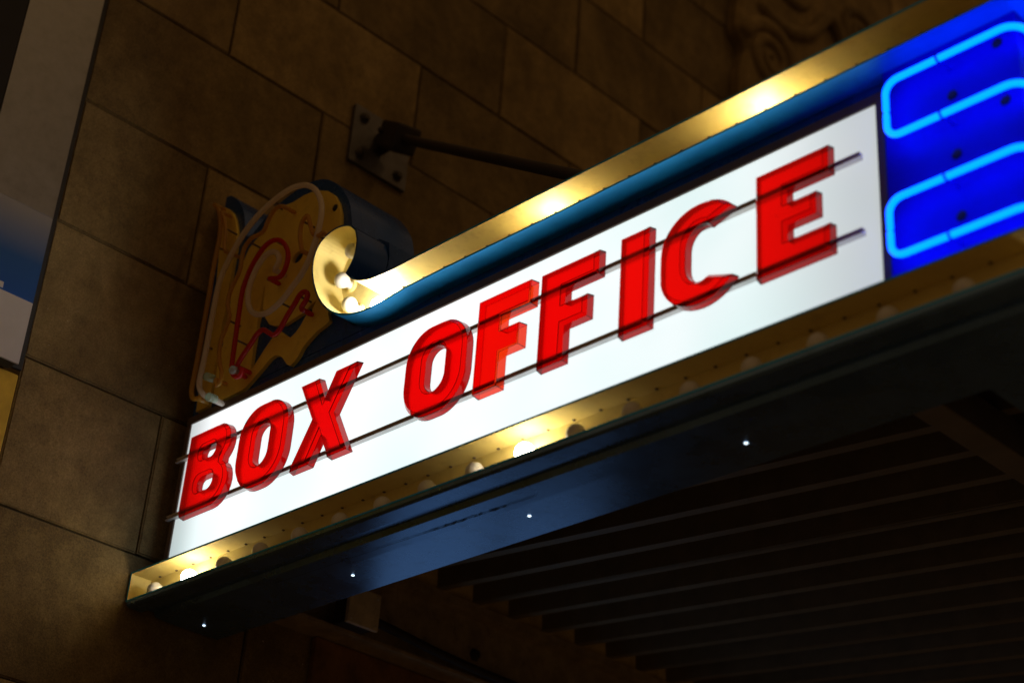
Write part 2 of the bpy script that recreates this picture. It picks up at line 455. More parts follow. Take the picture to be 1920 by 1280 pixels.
# bulb channels ----------------------------------------------------------
def channel(name, pts, depth=0.055, back=0.0, t=0.004):
    """pts: the inner outline in (x, z) with 'f' and 'c' stations; gold lining inside, blue skin outside"""
    xy = []
    for p in pts:
        if p[0] == 'c': xy.append((XC, p[1]))
        elif p[0] == 'f': xy.append((XC + 1.0, p[1]))
        else: xy.append(p)
    sgn = 1 if area2(xy) > 0 else -1
    off = offset(xy if sgn > 0 else xy[::-1], t)
    if sgn < 0: off = off[::-1]
    out = []
    for p, q in zip(pts, off):
        out.append((p[0], q[1]) if p[0] in ('c', 'f') else q)
    n = len(pts)
    # gold lining: lips + back
    vs = [corner_pos(p, depth) for p in pts] + [corner_pos(p, back) for p in pts]
    fs = [(i, i + 1, n + i + 1, n + i) for i in range(n - 1)]
    root = mesh(name, vs, fs, GOLD, mq)
    main = [p for p in pts if p[0] != 'f']
    flat = [((XC if p[0] == 'c' else p[0]), p[1]) for p in main]
    tr = tess([flat])
    z_t = max(p[1] for p in pts if p[0] == 'c'); z_b = min(p[1] for p in pts if p[0] == 'c')
    k = len(flat)
    bo = back + 0.0008
    bv = [((XC + bo if abs(p[0] - XC) < 1e-6 else p[0]), -bo, p[1]) for p in flat] + [(XC + bo, -bo, z_b), (XC + bo, YF, z_b), (XC + bo, YF, z_t), (XC + bo, -bo, z_t)]
    mesh('channel_back', bv, tr + [(k, k + 1, k + 2, k + 3)], GOLD, root)
    # blue skin with rolled front edge
    e = depth + 0.001
    vs = [corner_pos(p, e) for p in pts] + [corner_pos(p, e) for p in out] + [corner_pos(p, back - 0.003) for p in out]
    fs = [(i, i + 1, n + i + 1, n + i) for i in range(n - 1)] + [(n + i, n + i + 1, 2 * n + i + 1, 2 * n + i) for i in range(n - 1)]
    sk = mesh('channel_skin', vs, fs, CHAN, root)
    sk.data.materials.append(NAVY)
    for f in sk.data.polygons:                      # the scroll's outer curl keeps body blue, no panel light painted in
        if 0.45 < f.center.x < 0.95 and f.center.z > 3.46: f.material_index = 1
    return root
hook_low = [(0.886, 3.411), (0.787, 3.403), (0.715, 3.411), (0.647, 3.440), (0.591, 3.493), (0.555, 3.562), (0.547, 3.618), (0.566, 3.654), (0.612, 3.668), (0.660, 3.658), (0.688, 3.634)]
hook_up = [(0.688, 3.634), (0.698, 3.608), (0.700, 3.582), (0.691, 3.552), (0.674, 3.527)]
hook_top = [(0.674, 3.527), (0.708, 3.497), (0.758, 3.480), (0.828, 3.474), (0.90, 3.475)]
def xz(l): return [(p[0], p[1]) for p in l]
up_pts = [('f', 3.412), ('c', 3.412), (1.6, 3.412), (1.0, 3.412)] + xz(catmull(hook_low, 5))[:-1] + xz(catmull(hook_up, 5))[:-1] + xz(catmull(hook_top, 5)) + [(1.6, 3.475), ('c', 3.475), ('f', 3.475)]
UB = -0.030
upper = channel('upper_channel', up_pts, back=UB)
low_pts = [('f', 2.912), ('c', 2.912), (1.2, 2.912), (0.008, 2.912), (0.008, 2.976), (1.2, 2.976), ('c', 2.976), ('f', 2.976)]
lower = channel('lower_channel', low_pts)
# bulbs: lathe with screw neck, axis along local Z
bulb_prof = [(0.012, 0), (0.013, 0.004), (0.010, 0.006), (0.0105, 0.012), (0.015, 0.018), (0.0195, 0.024), (0.0222, 0.032), (0.0222, 0.038), (0.0195, 0.046), (0.014, 0.0515), (0.007, 0.0545), (0.001, 0.0553)]
bulb_prof = [(r * 0.85, h * 0.84) for r, h in bulb_prof]
BM_OFF = lathe_me('bulb_off', bulb_prof, 18); BM_OFF.materials.append(BULB_OFF)
BM_ON = lathe_me('bulb_on', bulb_prof, 18); BM_ON.materials.append(BULB_ON)
BM_HOT = lathe_me('bulb_hot', bulb_prof, 18); BM_HOT.materials.append(BULB_HOT)
SOCK = lathe_me('socket', [(0.0165, 0), (0.0165, 0.004), (0.0135, 0.006)], 16); SOCK.materials.append(GOLD)
RIV = lathe_me('rivet', [(0.0034, 0), (0.0030, 0.0016), (0.0012, 0.0024)], 8); RIV.materials.append(FRAME)
def put(name, me, parent, loc, axis):
    o = bpy.data.objects.new(name, me); COL.objects.link(o); o.parent = parent
    o.location = loc; o.rotation_euler = Vector(axis).to_track_quat('Z', 'Y').to_euler()
    return o
def bulb(parent, x, z, on, street=None):
    o_ = UB if parent is upper else 0.0
    if street is None:
        put('bulb_socket', SOCK, parent, (x, -o_ - 0.0008, z), (0, -1, 0))
        b = put('bulb', BM_HOT if on == 2 else BM_ON if on else BM_OFF, parent, (x, -o_ - 0.003, z), (random.uniform(-.05, .05), -1, random.uniform(-.05, .05)))
    else:
        put('bulb_socket', SOCK, parent, (XC + o_ + 0.0008, street, z), (1, 0, 0))
        b = put('bulb', BM_ON if on else BM_OFF, parent, (XC + o_ + 0.003, street, z), (1, 0, 0))
    if on: b['label'] = 'lit white bulb'
    return b
for k in range(17):
    bulb(lower, 0.082 + 0.1305 * k, 2.9275, k in (1, 9))
for (x, z, on) in [(0.617, 3.634, False), (0.590, 3.566, False), (0.632, 3.486, False), (0.738, 3.446, 2)]:
    bulb(upper, x, z, on)
for k in range(1, 12):
    x = 0.738 + 0.1305 * k
    bulb(upper, x, 3.434, k in (4, 8))
for k in range(8):
    bulb(lower, 0, 2.932, k in (1, 5), street=0.06 + 0.1305 * k)
    bulb(upper, 0, 3.434, False, street=0.06 + 0.1305 * k)
for k in range(34):
    put('rivet', RIV, lower, (0.05 + 0.0652 * k, -0.006, 2.9757), (0, 0, -1))
for k in range(22):
    put('rivet', RIV, upper, (0.80 + 0.0652 * k, 0.010, 3.4747), (0, 0, -1))

# soffit under the lower channel -------------------------------------------
soffit = sweep('soffit', [(0.0555, 2.9075), (0.0545, 2.9005), (0.048, 2.8965), (0.014, 2.8955), (0.009, 2.9055), (-0.020, 2.9065), (-0.026, 2.8955), (-0.08, 2.8935), (-0.202, 2.8935), (-0.204, 2.929), (0.0, 2.929), (0.004, 2.9078)], 0.008, SOFFIT, mq)
PINM = lathe_me('pin_light', [(0.0036, 0), (0.0036, 0.001), (0.002, 0.002)], 10); PINM.materials.append(PIN)
for x in (0.066, 0.599, 1.122, 1.644):
    put('pin_light', PINM, soffit, (x, 0.122, 2.8935), (0, 0, -1))

# split seam with flaking paint along the soffit
sv = []; sf = []; rs = random.Random(5); nS = 90
for i in range(nS + 1):
    u = i / nS; x = 0.42 + u * 0.78
    big = math.exp(-((u - 0.78) / 0.13) ** 2)
    wd = 0.0007 + big * rs.random() * 0.0042
    cy = 0.052 + 0.010 * u + rs.uniform(-1, 1) * 0.0012 * (0.3 + big)
    sv += [(x, cy - wd * rs.uniform(0.3, 1), 2.8928), (x, cy + wd, 2.8928)]
    if i: sf.append((2 * i - 2, 2 * i - 1, 2 * i + 1, 2 * i))
mesh('paint_crack', sv, sf, DARK, soffit)

# blue neon end of the sign, wrapping round the corner ----------------------
bb = mesh('blue_backboard', [(2.038, -0.014, 2.984), (2.038, 0.003, 2.984), (2.284, -0.014, 2.984), (2.284, YF, 2.984), (2.264, 0.003, 2.984), (2.264, YF, 2.984)] + [(2.038, -0.014, 3.407), (2.038, 0.003, 3.407), (2.284, -0.014, 3.407), (2.284, YF, 3.407), (2.264, 0.003, 3.407), (2.264, YF, 3.407)],
          [(0, 2, 8, 6), (2, 3, 9, 8), (0, 1, 7, 6), (1, 4, 10, 7), (4, 5, 11, 10), (3, 5, 11, 9), (6, 8, 10, 7), (8, 9, 11, 10), (0, 2, 4, 1), (2, 3, 5, 4)], BLUEB, mq)
def loop(zt, zb, xl, split):
    yb = -0.052; xr = XC + 0.036
    def arc(cx, cz, r, a0, a1, n=6): return [(cx + r * math.cos(a0 + (a1 - a0) * i / n), yb, cz + r * math.sin(a0 + (a1 - a0) * i / n)) for i in range(n + 1)]
    r = 0.024
    def corner(z, rev):
        c = [(xr - 0.03 + 0.03 * math.sin(a), yb + 0.03 - 0.03 * math.cos(a), z) for a in [i * math.pi / 12 for i in range(7)]]
        p = c + [(xr, 0.30, z)]
        return p[::-1] if rev else p
    top = corner(zt, True) + [(2.18, yb, zt)] + arc(xl + r, zt - r, r, math.pi / 2, math.pi) + [(xl, yb, split + 0.004)]
    bot = [(xl, yb, split - 0.004)] + arc(xl + r, zb + r, r, math.pi, 1.5 * math.pi) + [(2.18, yb, zb)] + corner(zb, False)
    for p in (top, bot):
        t = tube('neon_tube', p, 0.0054, NEON, mq, 12)
        z = zt if p is top else zb
        for x in (2.165,):
            put('tube_clip', CLIP, t, (x, yb, z), (1, 0, 0))
            tube('tube_post', [(x, yb + 0.009, z), (x, -0.015, z)], 0.0016, BLUEB, t, 8)
CLIP = lathe_me('clip', [(0.0064, -0.0022), (0.0069, -0.0018), (0.0069, 0.0018), (0.0064, 0.0022)], 14); CLIP.materials.append(DARK)
loop(3.350, 3.240, 2.066, 3.291)
loop(3.122, 3.016, 2.062, 3.066)
HOLE = lathe_me('electrode_housing', [(0.009, 0), (0.009, 0.001), (0.007, 0.003), (0.003, 0.0035)], 14); HOLE.materials.append(DARK)
for x, z in ((2.165, 3.30), (2.165, 3.185), (2.165, 3.07), (2.25, 3.36), (2.255, 3.245)):
    put('electrode_housing', HOLE, bb, (x, -0.0141, z), (0, -1, 0))

# roof deck under the canopy -------------------------------------------------
def deckz(x): return 3.205 - 0.084 * x
def deck_sheet(y0, n, parent):
    prof = []
    P_ = 0.1315; hgt = 0.16
    for k in range(n):
        y = y0 + k * P_
        prof += [(y, 0), (y + 0.026, 0), (y + 0.030, hgt), (y + P_ - 0.010, hgt)]
    prof.append((y0 + n * P_ - 0.002, 0.0)); prof.append((y0 + n * P_ + 0.010, 0.0)); prof.append((y0 + n * P_ + 0.011, 0.006))
    xs = (0.09, 2.05); vs = []; m_ = len(prof)
    for x in xs:
        for y, h in prof: vs.append((x, y, deckz(x) + h))
    for x in xs:
        for y, h in prof: vs.append((x, y, deckz(x) + h + 0.003))
    fs = [(i, i + 1, m_ + i + 1, m_ + i) for i in range(m_ - 1)] + [(2 * m_ + i, 2 * m_ + i + 1, 3 * m_ + i + 1, 3 * m_ + i) for i in range(m_ - 1)]
    return mesh('deck_sheet', vs, fs, DECK, parent)
y = 0.205 + 0.07
for n in (5, 5, 5, 5):
    deck_sheet(y, n, mq); y += n * 0.1315 + 0.002
# steel frame: ledger on the wall and an outer cross beam
led = mesh('ledger_beam', *(lambda pr: ([(x, yy, z) for yy in (0.205, YF) for x, z in pr], [(i, (i + 1) % len(pr), len(pr) + (i + 1) % len(pr), len(pr) + i) for i in range(len(pr))]))(
    [(0.002, 2.985), (0.100, 2.985), (0.100, 2.993), (0.060, 2.998), (0.060, 3.165), (0.095, 3.170), (0.095, 3.193), (0.002, 3.193)]), BEAM, mq)
BOLT = lathe_me('bolt', [(0.018, 0), (0.018, 0.003), (0.012, 0.003), (0.012, 0.013), (0.006, 0.014)], 6); BOLT.materials.append(STEEL)
for yy in (0.62, 0.98, 1.34, 1.70, 2.06):
    put('bolt', BOLT, led, (0.060, yy, 3.07), (1, 0, 0))
box('cross_beam', (1.84, 0.206, 2.975), (1.90, YF, 3.045), DECK, mq, 0.003)

# ------------------------------------------------------------------ unlit neon ornament above the wall end
orn = thing('neon_ornament', 'unlit gold scroll ornament with glass neon tubes beside the stone wall', 'neon sign')
bl = [(0.052, 3.4085), (0.046, 3.6), (0.034, 3.9), (0.029, 4.04), (0.05, 4.036), (0.084, 4.009), (0.117, 3.967), (0.136, 3.923), (0.144, 3.89), (0.158, 3.866), (0.179, 3.864), (0.208, 3.880), (0.246, 3.903), (0.283, 3.914), (0.33, 3.922), (0.38, 3.925), (0.427, 3.918), (0.468, 3.902), (0.513, 3.868), (0.547, 3.829), (0.572, 3.789), (0.584, 3.754), (0.594, 3.715), (0.604, 3.685)]
lobe = [(p.x, p.y) for p in catmull(bl[3:], 3)]
left_of_hook = [(0.60, 3.674), (0.560, 3.660), (0.540, 3.622), (0.548, 3.560), (0.585, 3.488), (0.642, 3.434), (0.70, 3.4085)]
slab('ornament_box', lobe + left_of_hook + bl[:3], [], 0.004, 0.0345, NAVY, orn)
crook = [(0.612, 3.6785), (0.662, 3.668), (0.700, 3.642), (0.706, 3.605), (0.705, 3.580), (0.698, 3.553), (0.685, 3.532), (0.712, 3.503), (0.760, 3.485), (0.858, 3.4795), (0.858, 3.4085)]
slab('ornament_back', lobe + crook + bl[:3], [], 0.0350, 0.20, NAVY, orn)
gA = [(0.079, 3.391), (0.077, 3.457), (0.079, 3.555), (0.078, 3.70), (0.066, 3.782), (0.058, 3.842), (0.055, 3.891), (0.047, 3.95), (0.040, 3.992), (0.05, 3.995), (0.062, 3.986), (0.087, 3.962), (0.106, 3.933), (0.122, 3.895), (0.13, 3.85), (0.131, 3.806), (0.131, 3.766), (0.130, 3.718), (0.129, 3.682), (0.133, 3.65), (0.127, 3.626), (0.129, 3.582), (0.133, 3.541), (0.129, 3.499), (0.130, 3.44), (0.129, 3.391)]
gB = [(0.15, 3.391), (0.145, 3.42), (0.141, 3.462), (0.139, 3.494), (0.144, 3.534), (0.149, 3.551), (0.143, 3.591), (0.152, 3.617), (0.15, 3.669), (0.142, 3.708), (0.148, 3.726), (0.162, 3.745), (0.175, 3.772), (0.182, 3.791), (0.193, 3.811), (0.217, 3.827), (0.245, 3.833), (0.257, 3.847), (0.262, 3.867), (0.275, 3.885), (0.295, 3.891), (0.32, 3.885), (0.353, 3.880), (0.396, 3.882), (0.427, 3.878), (0.46, 3.868), (0.493, 3.852), (0.519, 3.83), (0.542, 3.797), (0.556, 3.763), (0.563, 3.72), (0.553, 3.668), (0.536, 3.625), (0.543, 3.56), (0.566, 3.510), (0.560, 3.49), (0.570, 3.467), (0.556, 3.461), (0.527, 3.455), (0.498, 3.44), (0.481, 3.428), (0.47, 3.412), (0.459, 3.402), (0.443, 3.395), (0.43, 3.402), (0.409, 3.426), (0.394, 3.438), (0.375, 3.445), (0.358, 3.441), (0.322, 3.419), (0.285, 3.398), (0.266, 3.391), (0.204, 3.390)]
h1 = [(0.285, 3.431), (0.282, 3.498), (0.284, 3.541), (0.281, 3.564), (0.284, 3.588), (0.286, 3.665), (0.291, 3.658), (0.296, 3.602), (0.312, 3.568), (0.334, 3.542), (0.361, 3.528), (0.397, 3.519), (0.44, 3.524), (0.467, 3.527), (0.485, 3.535), (0.51, 3.545), (0.5, 3.526), (0.474, 3.512), (0.46, 3.493), (0.445, 3.481), (0.427, 3.473), (0.408, 3.487), (0.386, 3.505), (0.355, 3.499), (0.326, 3.474)]
h2 = [(0.408 + 0.021 * math.cos(a), 3.70 + 0.016 * math.sin(a)) for a in [i * math.pi / 8 for i in range(16)]]
slab('gold_strip', gA, [], -0.006, 0.0035, ORN, orn)
slab('gold_scroll', gB, [h1, h2], -0.006, 0.0035, ORN, orn)
TY = -0.042
def gtube(pts, m, r=0.0062, label=None, ends=(True, True)):
    P3 = [(p[0], TY, p[1]) for p in pts]
    c = catmull(P3, 5)
    # the ends bend back into the board
    if ends[0]: c = [Vector((P3[0][0], -0.012, P3[0][2])), Vector((P3[0][0], -0.028, P3[0][2]))] + c
    if ends[1]: c = c + [Vector((P3[-1][0], -0.028, P3[-1][2])), Vector((P3[-1][0], -0.012, P3[-1][2]))]
    t = tube('glass_tube', c, r, m, orn, 10)
    if label: t['label'] = label
    for k in (len(c) // 3, 2 * len(c) // 3):
        q = c[k]
        tube('tube_post', [(q.x, TY + r + 0.0005, q.z), (q.x, -0.0065, q.z)], 0.0025, FRAME, t, 6)
    return t
white = [(0.2, 3.372), (0.17, 3.389), (0.143, 3.412), (0.130, 3.442), (0.134, 3.504), (0.136, 3.615), (0.139, 3.693), (0.147, 3.734), (0.162, 3.763), (0.186, 3.798), (0.219, 3.831), (0.256, 3.855), (0.289, 3.869), (0.331, 3.880), (0.383, 3.885), (0.425, 3.878), (0.46, 3.863), (0.492, 3.837), (0.516, 3.803), (0.529, 3.768), (0.531, 3.728), (0.524, 3.687), (0.511, 3.643), (0.488, 3.605), (0.458, 3.582), (0.435, 3.564), (0.404, 3.550), (0.37, 3.544), (0.336, 3.552), (0.306, 3.571), (0.285, 3.602), (0.278, 3.642), (0.286, 3.675), (0.305, 3.705), (0.331, 3.720), (0.358, 3.717), (0.38, 3.699), (0.387, 3.678), (0.374, 3.660)]
red1 = [(0.356, 3.643), (0.398, 3.630), (0.417, 3.645), (0.422, 3.675), (0.412, 3.704), (0.387, 3.734), (0.359, 3.750), (0.327, 3.752), (0.299, 3.737), (0.271, 3.704), (0.256, 3.668), (0.251, 3.643), (0.253, 3.572), (0.256, 3.5), (0.259, 3.446), (0.264, 3.423), (0.281, 3.405), (0.299, 3.401), (0.306, 3.412), (0.293, 3.424)]
red2 = [(0.278, 3.418), (0.281, 3.433), (0.298, 3.454), (0.324, 3.477), (0.345, 3.497), (0.367, 3.499), (0.391, 3.483), (0.412, 3.470), (0.432, 3.476), (0.452, 3.502), (0.478, 3.530), (0.493, 3.547), (0.511, 3.548), (0.523, 3.535), (0.518, 3.520), (0.508, 3.511), (0.507, 3.503)]
yel1 = [(0.052, 3.984), (0.079, 3.955), (0.097, 3.913), (0.106, 3.865), (0.105, 3.825), (0.103, 3.794), (0.102, 3.742), (0.105, 3.700), (0.104, 3.576), (0.103, 3.487), (0.102, 3.430), (0.114, 3.402), (0.137, 3.394)]
yel1b = [(0.092, 3.945), (0.116, 3.906), (0.131, 3.862), (0.134, 3.826), (0.146, 3.803), (0.169, 3.790)]
yel2 = [(0.199, 3.425), (0.206, 3.407), (0.220, 3.409), (0.220, 3.437), (0.201, 3.477), (0.193, 3.523), (0.207, 3.565), (0.213, 3.590), (0.204, 3.613), (0.195, 3.638), (0.201, 3.674), (0.224, 3.715), (0.224, 3.756), (0.230, 3.782), (0.252, 3.798), (0.284, 3.797), (0.303, 3.802), (0.314, 3.827), (0.332, 3.847), (0.356, 3.848), (0.375, 3.838)]
yel3 = [(0.474, 3.673), (0.458, 3.720), (0.457, 3.757), (0.476, 3.770), (0.494, 3.735), (0.510, 3.705), (0.533, 3.690), (0.548, 3.694)]
gtube(white, TUBE_W, 0.0072, 'clear white glass tube bent into a large spiral')
gtube(red1, TUBE_R, label='dark red glass tube curling inside the spiral')
gtube(red2, TUBE_R, label='red glass tube zigzagging up from the lower end')
gtube(yel1, TUBE_Y); gtube(yel1b, TUBE_Y, 0.005); gtube(yel2, TUBE_Y, 0.0055); gtube(yel3, TUBE_Y, 0.0055)
CAP = lathe_me('electrode_cap', [(0.008, 0), (0.0105, 0.004), (0.0105, 0.016), (0.0078, 0.018), (0.0078, 0.022), (0.0105, 0.024), (0.0105, 0.028), (0.005, 0.031)], 14); CAP.materials.append(GLASSCAP)
for x, z in ((0.200, 3.372), (0.176, 3.434), (0.283, 3.416)):
    put('electrode_cap', CAP, orn, (x, -0.032, z + 0.004), (0.25, -1, -0.25))
for x, z in ((0.408, 3.70), (0.43, 3.634), (0.532, 3.787), (0.49, 3.517)):
    put('electrode_housing', HOLE, orn, (x, 0.0035 if (x, z) == (0.408, 3.70) else -0.0061, z), (0, -1, 0))

# ------------------------------------------------------------------ letters, each hung on the rails
def stad(cx, cz, w, h, n=12, rr=None):
    r = rr or w / 2
    out = []
    for (sx, sz, a0) in ((1, 1, 0), (-1, 1, 90), (-1, -1, 180), (1, -1, 270)):
        for i in range(n + 1):
            a = math.radians(a0 + 90 * i / n)
            p = (cx + sx * (w / 2 - r) + r * math.cos(a), cz + sz * (h / 2 - r) + r * math.sin(a))
            if not out or (Vector(p) - Vector(out[-1])).length > 1e-5: out.append(p)
    if (Vector(out[0]) - Vector(out[-1])).length < 1e-5: out.pop()
    return out
H = 0.207
def gl_O(w): return stad(w / 2, H / 2, w, H, 12, 0.078), [stad(w / 2, H / 2, w - 0.122, H - 0.104, 10)]
def gl_I(w): return [(0, 0), (w, 0), (w, H), (0, H)], []
def gl_E(w): return [(0, 0), (w, 0), (w, .052), (.066, .052), (.066, .082), (w - .026, .082), (w - .026, .126), (.066, .126), (.066, .155), (w, .155), (w, H), (0, H)], []
def gl_F(w): return [(0, 0), (.066, 0), (.066, .074), (w - .026, .074), (w - .026, .122), (.066, .122), (.066, .155), (w, .155), (w, H), (0, H)], []
def gl_X(w):
    c = w / 2; a = .064; t = .033
    return [(0, 0), (a, 0), (c, .062), (w - a, 0), (w, 0), (c + t + .003, H / 2), (w, H), (w - a, H), (c, H - .062), (a, H), (0, H), (c - t - .003, H / 2)], []
def arcp(cx, cz, rx, rz, a0, a1, n): return [(cx + rx * math.cos(math.radians(a0 + (a1 - a0) * i / n)), cz + rz * math.sin(math.radians(a0 + (a1 - a0) * i / n))) for i in range(n + 1)]
def gl_B(w):
    o = [(0, 0)] + arcp(w - .056, .056, .056, .056, -90, 60, 10) + arcp(w - .060, .156, .051, .051, -50, 90, 10) + [(0, H)]
    h_1 = stad(.052 + (w - .104) / 2, .066, w - .108, .036, 5, .014)
    h_2 = stad(.052 + (w - .110) / 2, .146, w - .114, .030, 5, .012)
    return o, [h_1, h_2]
def gl_C(w):
    c = w / 2
    o = arcp(c, H - .085, w / 2, .085, 38, 180, 16) + arcp(c, .085, w / 2, .085, 180, 322, 16)
    i_ = arcp(c + .002, .085, w / 2 - .056, .040, 300, 180, 8) + arcp(c + .002, H - .085, w / 2 - .056, .040, 180, 60, 8)
    return o + i_, []
def letter(name, x0, w, fn, m, label, flat=False):
    x0 -= 0.006; w += 0.004
    o, hs = fn(w)
    o = ccw(o)
    o = [(x0 + p[0], 3.092 + p[1]) for p in o]; hs = [[(x0 + p[0], 3.092 + p[1]) for p in ccw(h)] for h in hs]
    b = 0.0035 if flat else 0.0075
    yf, ym, yk = (-0.039, -0.0375, -0.0175) if flat else (-0.040, -0.0325, -0.0175)
    loops = [o] + hs
    back = [offset(l, 0.002 if i == 0 else -0.002) for i, l in enumerate(loops)]
    front = [offset(l, -b if i == 0 else b) for i, l in enumerate(loops)]
    tr = tess([front[0]] + [f[::-1] for f in front[1:]])
    order = list(range(len(front[0]))); base = len(front[0])
    for f in front[1:]:
        order += [base + i for i in range(len(f))][::-1]; base += len(f)
    n = base
    vs = [(p[0], yf, p[1]) for l in front for p in l] + [(p[0], ym, p[1]) for l in loops for p in l] + [(p[0], yk, p[1]) for l in back for p in l]
    fs = [tuple(order[i] for i in t) for t in tr]
    b0 = 0
    for l in loops:
        L = len(l)
        for i in range(L):
            a = b0 + i; c = b0 + (i + 1) % L
            fs += [(a, c, n + c, n + a), (n + a, n + c, 2 * n + c, 2 * n + a)]
        b0 += L
    ob = mesh(name, vs, fs, m)
    ob.data.materials.append(ORANGE_SIDE if flat else RED_BEV); ob.data.materials.append(ORANGE_SIDE if flat else RED_SIDE)
    for p in ob.data.polygons:
        q = [ob.data.vertices[v].co.y for v in p.vertices]
        p.material_index = 0 if max(q) < yf + 1e-4 else (1 if max(q) < ym + 1e-4 else 2)
    sm = ob.modifiers.new('thickness', 'SOLIDIFY'); sm.thickness = 0.0028; sm.offset = -1
    ob['label'] = label; ob['category'] = 'letter'; ob['group'] = 'red plastic letters on the lit panel'
    return ob
letter('letter_b', 0.134, 0.167, gl_B, RED, 'red plastic letter B, first letter of BOX')
letter('letter_o', 0.335, 0.172, gl_O, RED, 'red plastic letter O between the B and the X')
letter('letter_x', 0.541, 0.187, gl_X, RED, 'red plastic letter X, last letter of BOX')
letter('letter_o', 0.899, 0.177, gl_O, RED, 'red plastic letter O, first letter of OFFICE')
letter('letter_f', 1.112, 0.140, gl_F, RED2, 'red plastic letter F with orange sides beside the O of OFFICE', True)
letter('letter_f', 1.280, 0.146, gl_F, RED, 'red plastic letter F just left of the letter I')
letter('letter_i', 1.483, 0.066, gl_I, RED, 'red plastic letter I between the F and the C')
letter('letter_c', 1.580, 0.178, gl_C, RED, 'red plastic letter C between the I and the E')
letter('letter_e', 1.793, 0.147, gl_E, RED, 'red plastic letter E, last letter at the neon end')

# ------------------------------------------------------------------ tie rod and wall bracket
br = thing('tie_rod_bracket', 'dark steel tie rod and bolted wall plate above the marquee', 'bracket')
box('wall_plate', (0.0, 0.386, 4.382), (0.014, 0.602, 4.580), PLATE, br, 0.002)
for yy, zz in ((0.422, 4.545), (0.422, 4.418), (0.566, 4.418), (0.566, 4.545)):
    put('bolt', BOLT, br, (0.014, yy, zz), (1, 0, 0))
box('lug', (0.014, 0.468, 4.452), (0.085, 0.500, 4.512), STEEL, br, 0.004)
A = Vector((0.075, 0.484, 4.485)); B = Vector((1.44, 0.10, 3.49))
d = (B - A).normalized()
q = d.to_track_quat('X', 'Z').to_matrix().to_4x4()
cl = box('clevis', (-0.02, -0.038, -0.040), (0.135, 0.038, 0.040), STEEL, br, 0.008); cl.matrix_world = Matrix.Translation(A) @ q
nut = put('lock_nut', BOLT, br, A + d * 0.135, d)
tube('rod', [A + d * 0.08, A + d * 0.6, B], 0.0145, STEEL, br, 14)
pin = tube('clevis_pin', [A + Vector((0, -0.045, 0)), A + Vector((0, 0.045, 0))], 0.010, STEEL, br, 10)
box('roof_lug', (1.39, 0.07, 3.4745), (1.47, 0.13, 3.505), STEEL, br, 0.003)

# ------------------------------------------------------------------ junction box and flexible conduit
jb = thing('junction_box', 'small metal junction box under the canopy edge, flexible conduit attached', 'junction box')
box('cover', (0.150, 0.462, 2.988), (0.162, 0.560, 3.082), COVER, jb, 0.002)
box('housing', (0.1005, 0.466, 2.992), (0.150, 0.556, 3.078), STEEL, jb, 0.002)
SCR = lathe_me('screw', [(0.004, 0), (0.0035, 0.0015), (0.001, 0.002)], 8); SCR.materials.append(RAIL)
for yy, zz in ((0.472, 3.070), (0.550, 3.070), (0.550, 2.998), (0.472, 2.998)):
    put('screw', SCR, jb, (0.162, yy, zz), (1, 0, 0))
cpts = catmull([(0.125, 0.557, 3.03), (0.125, 0.66, 3.022), (0.118, 0.82, 3.012), (0.112, 1.05, 3.006), (0.112, 1.5, 3.004), (0.112, 2.4, 3.004)], 70)
tube('conduit', cpts, 0.010, STEEL, jb, 10, rfun=lambda i: 0.0105 + (0.0014 if i % 2 else -0.0008))

# ------------------------------------------------------------------ ticket window under the canopy (only its top corner shows)
tw = thing('ticket_window', 'wooden framed lit ticket window in the wall below the canopy', 'window')
def wood(lo, hi, bev=0.004): return box('surround_board', lo, hi, WOOD, tw, bev)
wood((0.002, 0.482, 2.80), (0.022, 2.10, 2.983))
wood((0.002, 0.482, 0.75), (0.022, 0.600, 2.797))
wood((0.002, 1.982, 0.75), (0.022, 2.10, 2.797))
wood((0.002, 0.603, 0.75), (0.022, 1.979, 1.0))
for lo, hi in (((0.023, 0.575, 2.775), (0.05, 2.0, 2.83)), ((0.023, 0.575, 0.98), (0.05, 0.63, 2.772)), ((0.023, 1.945, 0.98), (0.05, 2.0, 2.772)), ((0.023, 0.633, 0.98), (0.05, 1.942, 1.03))):
    box('window_frame', lo, hi, WOOD, tw, 0.008)
for i in range(3):
    y0 = 0.633 + i * 0.4365
    box('pane', (0.006, y0 + 0.004, 2.055), (0.014, y0 + 0.4325, 2.770), WINLIT if i < 2 else CASEGLASS, tw)
    box('pane', (0.006, y0 + 0.004, 1.034), (0.014, y0 + 0.4325, 1.995), CASEGLASS, tw)
    if i: box('mullion', (0.015, y0 - 0.012, 1.034), (0.045, y0 + 0.012, 2.770), WOOD, tw, 0.004)

box('transom', (0.003, 0.633, 1.996), (0.05, 1.942, 2.054), WOOD, tw, 0.004)

